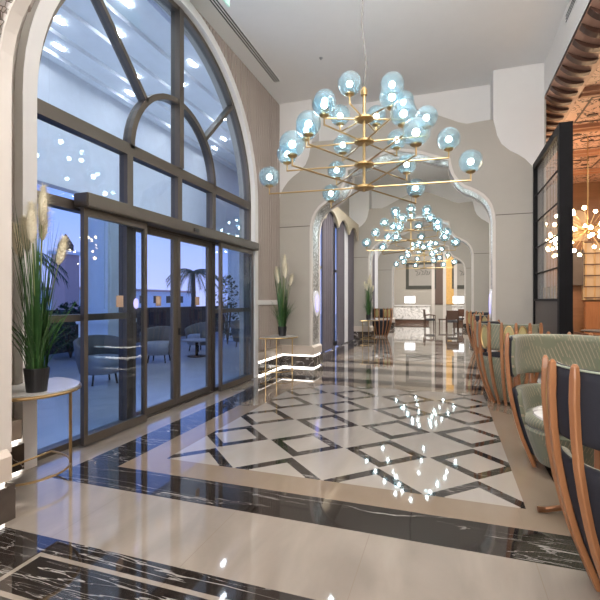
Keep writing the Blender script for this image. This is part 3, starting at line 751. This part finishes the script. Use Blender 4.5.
# ================================================================ EXIT SIGN, SPRINKLERS
t = thing('exit_sign', 'green hanging sign whose corner shows at the top left ceiling', 'sign', (-2.9, 5.15, 0))
bm = nb(); box(bm, -.012, .012, -.25, .25, 5.60, 5.82); obj('sign_plate', bm, 'exitg', t)
bm = nb(); tube(bm, [(0, -.15, 5.82), (0, -.15, CZ)], .005, 6); tube(bm, [(0, .15, 5.82), (0, .15, CZ)], .005, 6); obj('hanger', bm, 'grey', t)
for x, y_, lab in ((-2.2, 7.6, 'tiny ceiling sprinkler left of the nearest chandelier'),):
    t = thing('sprinkler', lab, 'sprinkler', (x, y_, CZ))
    bm = nb(); lathe(bm, [(0, -.035), (.014, -.035), (.014, -.01), (.035, -.006), (.035, -.0005), (0, -.0005)], 14); obj('sprinkler_head', bm, 'grey', t)

# ================================================================ RECEPTION
RY = 30.6
t = thing('reception_desk', 'white marble reception desk at the far left end', 'desk', (-2.0, 28.9, 0))
bm = nb(); bevbox(bm, -1.55, .9, -.35, .35, .25, 1.12, .02); obj('desk_front', bm, 'wmarble', t)
bm = nb(); box(bm, -1.5, .85, -.28, .3, 0, .25); obj('desk_base', bm, 'dwood', t)
bm = nb(); bevbox(bm, -1.6, .95, -.42, .4, 1.12, 1.17, .01); obj('worktop', bm, 'white', t)
def monitor(label, loc):
    t = thing('monitor', label, 'monitor', loc)
    bm = nb(); bevbox(bm, -.34, .34, -.02, .02, .12, .58, .008); obj('casing', bm, 'white', t)
    bm = nb(); box(bm, -.32, .32, -.024, -.02, .14, .56); obj('display', bm, 'screenw', t)
    bm = nb(); box(bm, -.03, .03, 0, .03, .015, .14); box(bm, -.12, .12, -.08, .1, 0, .015); obj('stand', bm, 'grey', t)
monitor('bright white monitor on the white reception desk', (-2.35, 28.95, 1.17))
t = thing('reception_desk', 'partly hidden second desk at the far right end', 'desk', (1.0, 28.9, 0))
bm = nb(); bevbox(bm, -.75, .65, -.35, .35, .25, 1.12, .02); obj('desk_front', bm, 'wmarble', t)
bm = nb(); box(bm, -.7, .6, -.28, .3, 0, .25); obj('desk_base', bm, 'dwood', t)
bm = nb(); bevbox(bm, -.78, .66, -.42, .4, 1.12, 1.17, .01); obj('worktop', bm, 'white', t)
monitor('bright monitor on the second desk at the far right', (.62, 28.95, 1.17))
def picture(label, x, w, stroke):
    t = thing('framed_picture', label, 'picture', (x, RY - .03, 3.2))
    bm = nb(); prism(bm, [(-w, -.95), (w, -.95), (w, .95), (-w, .95)], 'y', -.03, .03, 0, holes=[[(-w + .2, -.72), (w - .2, -.72), (w - .2, .72), (-w + .2, .72)]]); obj('picture_frame', bm, 'artd', t)
    bm = nb(); box(bm, -w + .19, w - .19, -.005, .02, -.73, .73); ar = obj('artwork', bm, 'art', t)
    bm = nb()
    for (ox, oz) in stroke: tube(bm, [(ox - .12, -.012, oz + .2), (ox + .06, -.012, oz + .1), (ox - .05, -.012, oz - .12), (ox + .14, -.012, oz - .06), (ox + .2, -.012, oz + .12)], .018, 5)
    obj('ink_stroke', bm, 'ink', ar)
picture('dark framed picture with black brush strokes on the far wall, left', -1.75, 1.0, ((-.25, .1), (.1, .12), (.4, .12)))
picture('dark framed picture on the far wall, right of the gold panel', 1.05, .8, ((-.2, .05),))
for x, w, m_, lab in ((-.56, .26, 'brown2', 'brown upright wall panel beside the left picture'), (.12, .27, 'goldp', 'gold upright wall panel left of the right picture')):
    bm = nb(); bevbox(bm, x - w, x + w, RY - .06, RY - .001, 1.2, 4.6, .01); tag(obj('wall_panel', bm, m_), lab, 'panel')
bm = nb()
for x in (-.95, -.22, .47): bevbox(bm, x - .10, x + .10, RY - .10, RY - .001, 0, 4.8, .01)
struct(obj('trim_5', bm, 'trim'), 'pale pilasters between the reception wall panels')
def armchair(label, loc, rz):
    t = thing('armchair', label, 'chair', loc, rz, 'dark wooden armchairs before the reception')
    for x in (-.27, .27):
        bm = nb(); tube(bm, [(x, .25, 0), (x, .25, .66)], .024, 8); obj('leg', bm, 'dwood', t)
        bm = nb(); tube(bm, [(x, -.26, 0), (x, -.24, .5), (x, -.30, .98)], .024, 8); obj('leg', bm, 'dwood', t)
        bm = nb(); tube(bm, [(x, -.25, .66), (x * 1.05, .0, .70), (x, .27, .66)], .024, 8); obj('armrest', bm, 'dwood', t)
    bm = nb(); bevbox(bm, -.27, .27, -.26, .26, .38, .48, .025); obj('seat', bm, 'darkcloth', t)
    bm = nb(); bevbox(bm, -.26, .26, -.31, -.255, .55, .98, .02); obj('backrest', bm, 'dwood', t)
    return t
ac = armchair('dark armchair before the gold panel seen from behind', (.2, 22.9, 0), R(5))
dup(ac, 'dark armchair left of the gold panel turned sideways', (-.95, 24.6, 0), R(-80))
dup(ac, 'dark armchair at the right beyond the last arch', (.66, 26.3, 0), R(150))
t = thing('coffee_table', 'low dark table among the armchairs before the reception', 'table', (-.05, 25.2, 0))
bm = nb(); bevbox(bm, -.45, .45, -.35, .35, .40, .45, .01); obj('table_top', bm, 'dwood', t)
for x in (-.4, .4):
    for y_ in (-.3, .3): bm = nb(); box(bm, x - .025, x + .025, y_ - .025, y_ + .025, 0, .40); obj('leg', bm, 'dwood', t)

# ================================================================ RESTAURANT
def sputnik(label, loc, n, seed, rad=1.0):
    rng = random.Random(seed); t = thing('globe_pendant', label, 'chandelier', loc)
    bm = nb(); sphere(bm, (0, 0, 0), .08, 14, 8); tube(bm, [(0, 0, 0), (0, 0, 5.16 - loc[2])], .01, 6); obj('stem', bm, 'gold', t)
    b0 = None
    for k in range(n):
        z = rng.uniform(-.75, .75); a = k * 2.4; r_ = sqrt(1 - z * z) * rad * rng.uniform(.5, 1.1)
        p = Vector((r_ * cos(a), r_ * sin(a), z * rad * .6))
        bm = nb(); tube(bm, [(0, 0, 0), p], .006, 5); ar = obj('arm', bm, 'gold', t)
        if b0 is None:
            bm = nb(); sphere(bm, (0, 0, 0), .04, 10, 8); b0 = obj('bulb', bm, 'warm', ar, p, True)
        else:
            c = b0.copy(); COL.objects.link(c); c.parent = ar; c.location = p
sputnik('cluster of warm bright bulbs hanging over the restaurant', (2.95, 11.2, 3.05), 60, 2, 1.1)
sputnik('second cluster of warm bulbs behind the glass screen', (2.72, 13.95, 3.05), 34, 5, .62)
bm = nb(); prism(bm, [(3.5, 3.34), (4.1, 3.34)] + [(4.1, 4.0)] + [(3.8 + .30 * cos(pi * k / 14), 4.0 + .3 * sin(pi * k / 14)) for k in range(1, 14)] + [(3.5, 4.0)], 'y', 15.53, 15.598)
tag(obj('arched_panel', bm, 'tanw'), 'tan round topped panel high on the restaurant wall', 'panel')
bm = nb(); bevbox(bm, 3.55, 3.92, 15.3, 15.45, 1.95, 3.05, .01); tag(obj('wall_panel', bm, 'brownp'), 'dark brown panel left of the lattice in the restaurant', 'panel')
t = thing('lattice_screen', 'light wooden lattice on the restaurant wall above the bench', 'screen', (4.6, 15.4, 0))
bm = nb(); box(bm, -.66, .9, .02, .19, 1.5, 3.3); obj('backing', bm, 'tanw', t)
for k in range(7): bm = nb(); x = -.62 + k * .24; box(bm, x, x + .04, -.04, .02, 1.5, 3.3); obj('upright', bm, 'lat', t)
for k in range(6): bm = nb(); z = 1.55 + k * .34; box(bm, -.66, .9, -.055, -.04, z, z + .035); obj('crossbar', bm, 'dwood', t)
t = thing('banquette', 'orange brown wooden banquette below the lattice', 'bench', (4.6, 14.9, 0))
bm = nb(); bevbox(bm, -.7, 1.2, .15, .30, 0, 1.45, .015); obj('backrest', bm, 'wood', t)
bm = nb(); bevbox(bm, -.7, 1.2, -.35, .15, 0, .45, .03); obj('seat', bm, 'darkcloth', t)
def dtable(label, loc):
    t = thing('dining_table', label, 'table', loc)
    bm = nb(); lathe(bm, [(0, .73), (.44, .73), (.45, .745), (.44, .76), (0, .76)], 30); obj('table_top', bm, 'darkcloth', t)
    bm = nb(); tube(bm, [(0, 0, .02), (0, 0, .735)], .04, 10); lathe(bm, [(0, 0), (.25, 0), (.25, .02), (0, .03)], 20); obj('pedestal', bm, 'steel', t)
dtable('round dark dining table in the restaurant right of the screen', (3.55, 12.3, 0))
for x, y_, rz, lab in ((3.0, 12.0, -80, 'dark dining chair with wooden back at the left of the restaurant table'), (3.85, 11.5, 15, 'dark dining chair with its back to the viewer in the restaurant'), (4.25, 12.7, 100, 'dark dining chair right of the restaurant table')):
    dup(ac, lab, (x, y_, 0), R(rz), 'dark chairs round the restaurant table')

# ================================================================ OUTSIDE
bm = nb(); box(bm, -40, -3.86, -8, 45, -.12, -.02); struct(obj('terrace_floor', bm, 'terr'), 'pale terrace paving outside the doors')
bm = nb(); box(bm, -7.5, -3.88, -2, 16, 6.25, 6.4); cn = struct(obj('ceiling_canopy', bm, 'canopy'), 'porch ceiling outside the arched window')
bm = nb()
for x in (-4.5, -5.2, -5.9, -6.6, -7.2): box(bm, x - .06, x + .06, -2, 16, 6.17, 6.25)
obj('ceiling_batten', bm, 'canopy', cn)
bm = nb(); box(bm, -7.7, -7.45, -2, 16, 3.80, 6.4); struct(obj('wall_canopy', bm, 'canopy'), 'pale fascia of the porch')
l0 = None
for i, x in enumerate((-4.85, -5.55, -6.25, -6.9)):
    for j in range(6):
        y_ = 1.8 + j * 1.9 + (i % 2) * .6
        if l0 is None:
            bm = nb(); box(bm, -.028, .028, -.11, .11, -.02, 0); l0 = obj('porch_light', bm, 'lamp'); l0.location = (x, y_, 6.25); o = l0
        else: o = l0.copy(); COL.objects.link(o); o.location = (x, y_, 6.25)
        o['group'] = 'linear lights in the porch ceiling'; o['category'] = 'ceiling light'; o['label'] = 'small linear light in the porch ceiling behind the arched window'
def column(label, loc):
    t = thing('porch_column', label, 'column', loc)
    bm = nb(); box(bm, -.42, .42, -.42, .42, -.02, .95); bevbox(bm, -.47, .47, -.47, .47, .95, 1.08, .02); obj('pedestal', bm, 'pale', t)
    bm = nb(); box(bm, -.33, .33, -.33, .33, 1.08, 3.80); obj('shaft', bm, 'pale', t)
    bm = nb()
    for s in (1,):
        prism(bm, [(-.25, 1.3), (.25, 1.3), (.25, 3.6), (-.25, 3.6)], 'x', .33, .35, 0, holes=[[(-.2, 1.35), (.2, 1.35), (.2, 3.55), (-.2, 3.55)]])
        prism(bm, [(-.25, 1.3), (.25, 1.3), (.25, 3.6), (-.25, 3.6)], 'y', -.35, -.33, 0, holes=[[(-.2, 1.35), (.2, 1.35), (.2, 3.55), (-.2, 3.55)]])
    obj('panel_moulding', bm, 'pale', t)
    return t
pc = column('pale panelled porch column seen through the left sliding leaf', (-7.55, 8.1, 0))
dup(pc, 'pale panelled porch column seen through the right side glazing', (-7.55, 14.9, 0))
t = thing('fence', 'dark wooden terrace fence beyond the outdoor armchairs', 'fence', (-10.5, 0, 0))
bm = nb()
for k in range(120): box(bm, -.02, .02, 6 + k * .16, 6.13 + k * .16, -.02, 1.15)
obj('boards', bm, 'fence', t)
bm = nb(); bevbox(bm, -.05, .05, 6, 25.2, 1.15, 1.22, .01); obj('top_rail', bm, 'fence', t)
def lounge(label, loc, rz):
    t = thing('outdoor_armchair', label, 'chair', loc, rz, 'grey rounded armchairs on the terrace')
    bm = nb(); n = 24; rings = []
    for i in range(n + 1):
        ph = R(-125 + 250 * i / n); h = .82 - .2 * (abs(ph) / R(125)) ** 2
        rings.append([bm.verts.new((r_ * sin(ph), -r_ * cos(ph), z)) for r_, z in ((.36, .18), (.43, .45), (.46, h), (.42, h + .02), (.38, h), (.36, .45), (.30, .18))])
    for A, B in zip(rings, rings[1:]):
        for k in range(7): bm.faces.new((A[k], A[(k + 1) % 7], B[(k + 1) % 7], B[k]))
    bm.faces.new(rings[0]); bm.faces.new(rings[-1][::-1]); obj('wrap_back', bm, 'rattan', t, smooth=True)
    bm = nb(); lathe(bm, [(0, .18), (.33, .18), (.36, .3), (.35, .44), (.3, .48), (0, .49)], 24); obj('cushion', bm, 'cushion', t, smooth=True)
    for k in range(4):
        a = R(45 + 90 * k); bm = nb(); tube(bm, [(.3 * cos(a), .3 * sin(a), -.02), (.26 * cos(a), .26 * sin(a), .2)], .018, 6); obj('leg', bm, 'steel', t)
    return t
lg = lounge('grey rounded terrace armchair seen through the left middle door', (-6.7, 8.9, 0), R(200))
dup(lg, 'grey rounded terrace armchair seen through the right middle door', (-7.0, 11.2, 0), R(160))
dup(lg, 'grey rounded terrace armchair seen through the right side glazing', (-6.2, 12.6, 0), R(230))
dup(lg, 'grey rounded terrace armchair low behind the left sliding leaf', (-6.0, 6.3, 0), R(240))
t = thing('terrace_table', 'low round terrace table between the armchairs', 'table', (-6.4, 10.1, 0))
bm = nb(); lathe(bm, [(0, .40), (.4, .40), (.41, .42), (.4, .44), (0, .44)], 28); obj('table_top', bm, 'cushion', t)
bm = nb(); tube(bm, [(0, 0, -.02), (0, 0, .41)], .04, 10); lathe(bm, [(0, -.02), (.24, -.02), (.24, 0), (0, .01)], 20); obj('pedestal', bm, 'steel', t)
def palm(label, loc, h, seed):
    rng = random.Random(seed); t = thing('palm_tree', label, 'palm', loc, 0, 'palms beyond the terrace')
    bm = nb(); tube(bm, [(0, 0, -.02), (.05, .02, h * .5), (.0, .05, h)], [.16, .12, .10], 10); obj('trunk', bm, 'trunk', t)
    bm = nb()
    for k in range(18):
        a = k * 2.4; L = rng.uniform(1.1, 1.7); up = rng.uniform(.1, .8); P = []
        for q in range(9):
            s = q / 8; P.append(Vector((L * s * cos(a), L * s * sin(a) + .05, h + up * s - 1.3 * s * s)))
        tube(bm, P, .012, 4)
        sd = Vector((-sin(a), cos(a), 0))
        for q in range(1, 9):
            for z_ in (-1, 1):
                for f in (0, .5):
                    p = P[q - 1].lerp(P[q], f); e_ = p + sd * z_ * .32 * (1 - q / 12) + Vector((0, 0, -.16)) + (P[q] - P[q - 1]) * .8
                    w_ = (P[q] - P[q - 1]) * .18; bm.faces.new((bm.verts.new(p - w_), bm.verts.new(p + w_), bm.verts.new(e_)))
    obj('fronds', bm, 'leaf', t)
palm('palm outside at the left seen over the side light rail', (-12.6, 9.6, 0), 3.0, 1)
palm('palm outside seen through the right middle door', (-12.6, 19.5, 0), 3.0, 2)
palm('palm outside seen through the right side glazing', (-7.6, 19.8, 0), 3.0, 3)
def shrub(label, loc, r_, h, seed):
    rng = random.Random(seed); t = thing('shrub', label, 'shrub', loc, 0, 'dark shrubs along the terrace edge')
    bm = nb()
    for k in range(800):
        a, z, q = rng.uniform(0, 2 * pi), rng.uniform(.1, 1), rng.uniform(.3, 1)
        p = Vector((r_ * q * cos(a) * sin(pi * z * .8 + .3), r_ * q * sin(a) * sin(pi * z * .8 + .3), h * z)); d = Vector((rng.uniform(-1, 1), rng.uniform(-1, 1), rng.uniform(-.3, 1))) * .12
        s_ = Vector((-d.y, d.x, 0)) * .4; bm.faces.new((bm.verts.new(p), bm.verts.new(p + d * .5 + s_), bm.verts.new(p + d), bm.verts.new(p + d * .5 - s_)))
    obj('leaves', bm, 'leaf', t)
    bm = nb()
    for k in range(5): tube(bm, [(0, 0, -.02), (.3 * r_ * cos(k * 1.3), .3 * r_ * sin(k * 1.3), h * .6)], .02, 5)
    obj('stem', bm, 'trunk', t)
for x, y_, r_, h, sd, lab in ((-9.2, 5.2, .9, 2.3, 1, 'dark shrub at far left behind the grass'), (-9.4, 7.1, .8, 2.0, 2, 'dark shrub left of the porch column'), (-9.4, 8.8, .7, 1.4, 3, 'dark shrub just right of the porch column'), (-7.2, 13.3, .55, 2.3, 4, 'tall dark shrub seen through the right side glazing')):
    shrub(lab, (x, y_, 0), r_, h, sd)
t = thing('tower_building', 'pinkish tower far outside seen left of the sliding leaf', 'tower', (-25, 23, 0))
bm = nb(); box(bm, -.6, .6, -.6, .6, -.02, 4.6); obj('tower_shaft', bm, 'pink', t)
bm = nb(); box(bm, -.75, .75, -.75, .75, 4.6, 4.85); obj('cornice', bm, 'pale', t)
bm = nb(); lathe(bm, [(.5, 4.85), (.5, 5.3), (.2, 5.8), (0, 6.1)], 10); obj('tower_cap', bm, 'trunk', t)
t = thing('far_building', 'pale low building far outside behind the fence', 'building', (-30, 34, 0))
bm = nb(); box(bm, -3, 3, -8, 8, -.02, 2.3); obj('building_wall', bm, 'pale', t)
for k in range(7):
    bm = nb(); box(bm, 3.0, 3.04, -7 + k * 2, -6.1 + k * 2, 1.2, 1.9); obj('window_opening', bm, 'slot', t)
bm = nb(); box(bm, -3.2, 3.2, -8.2, 8.2, 2.3, 2.5); obj('roof', bm, 'pink', t)
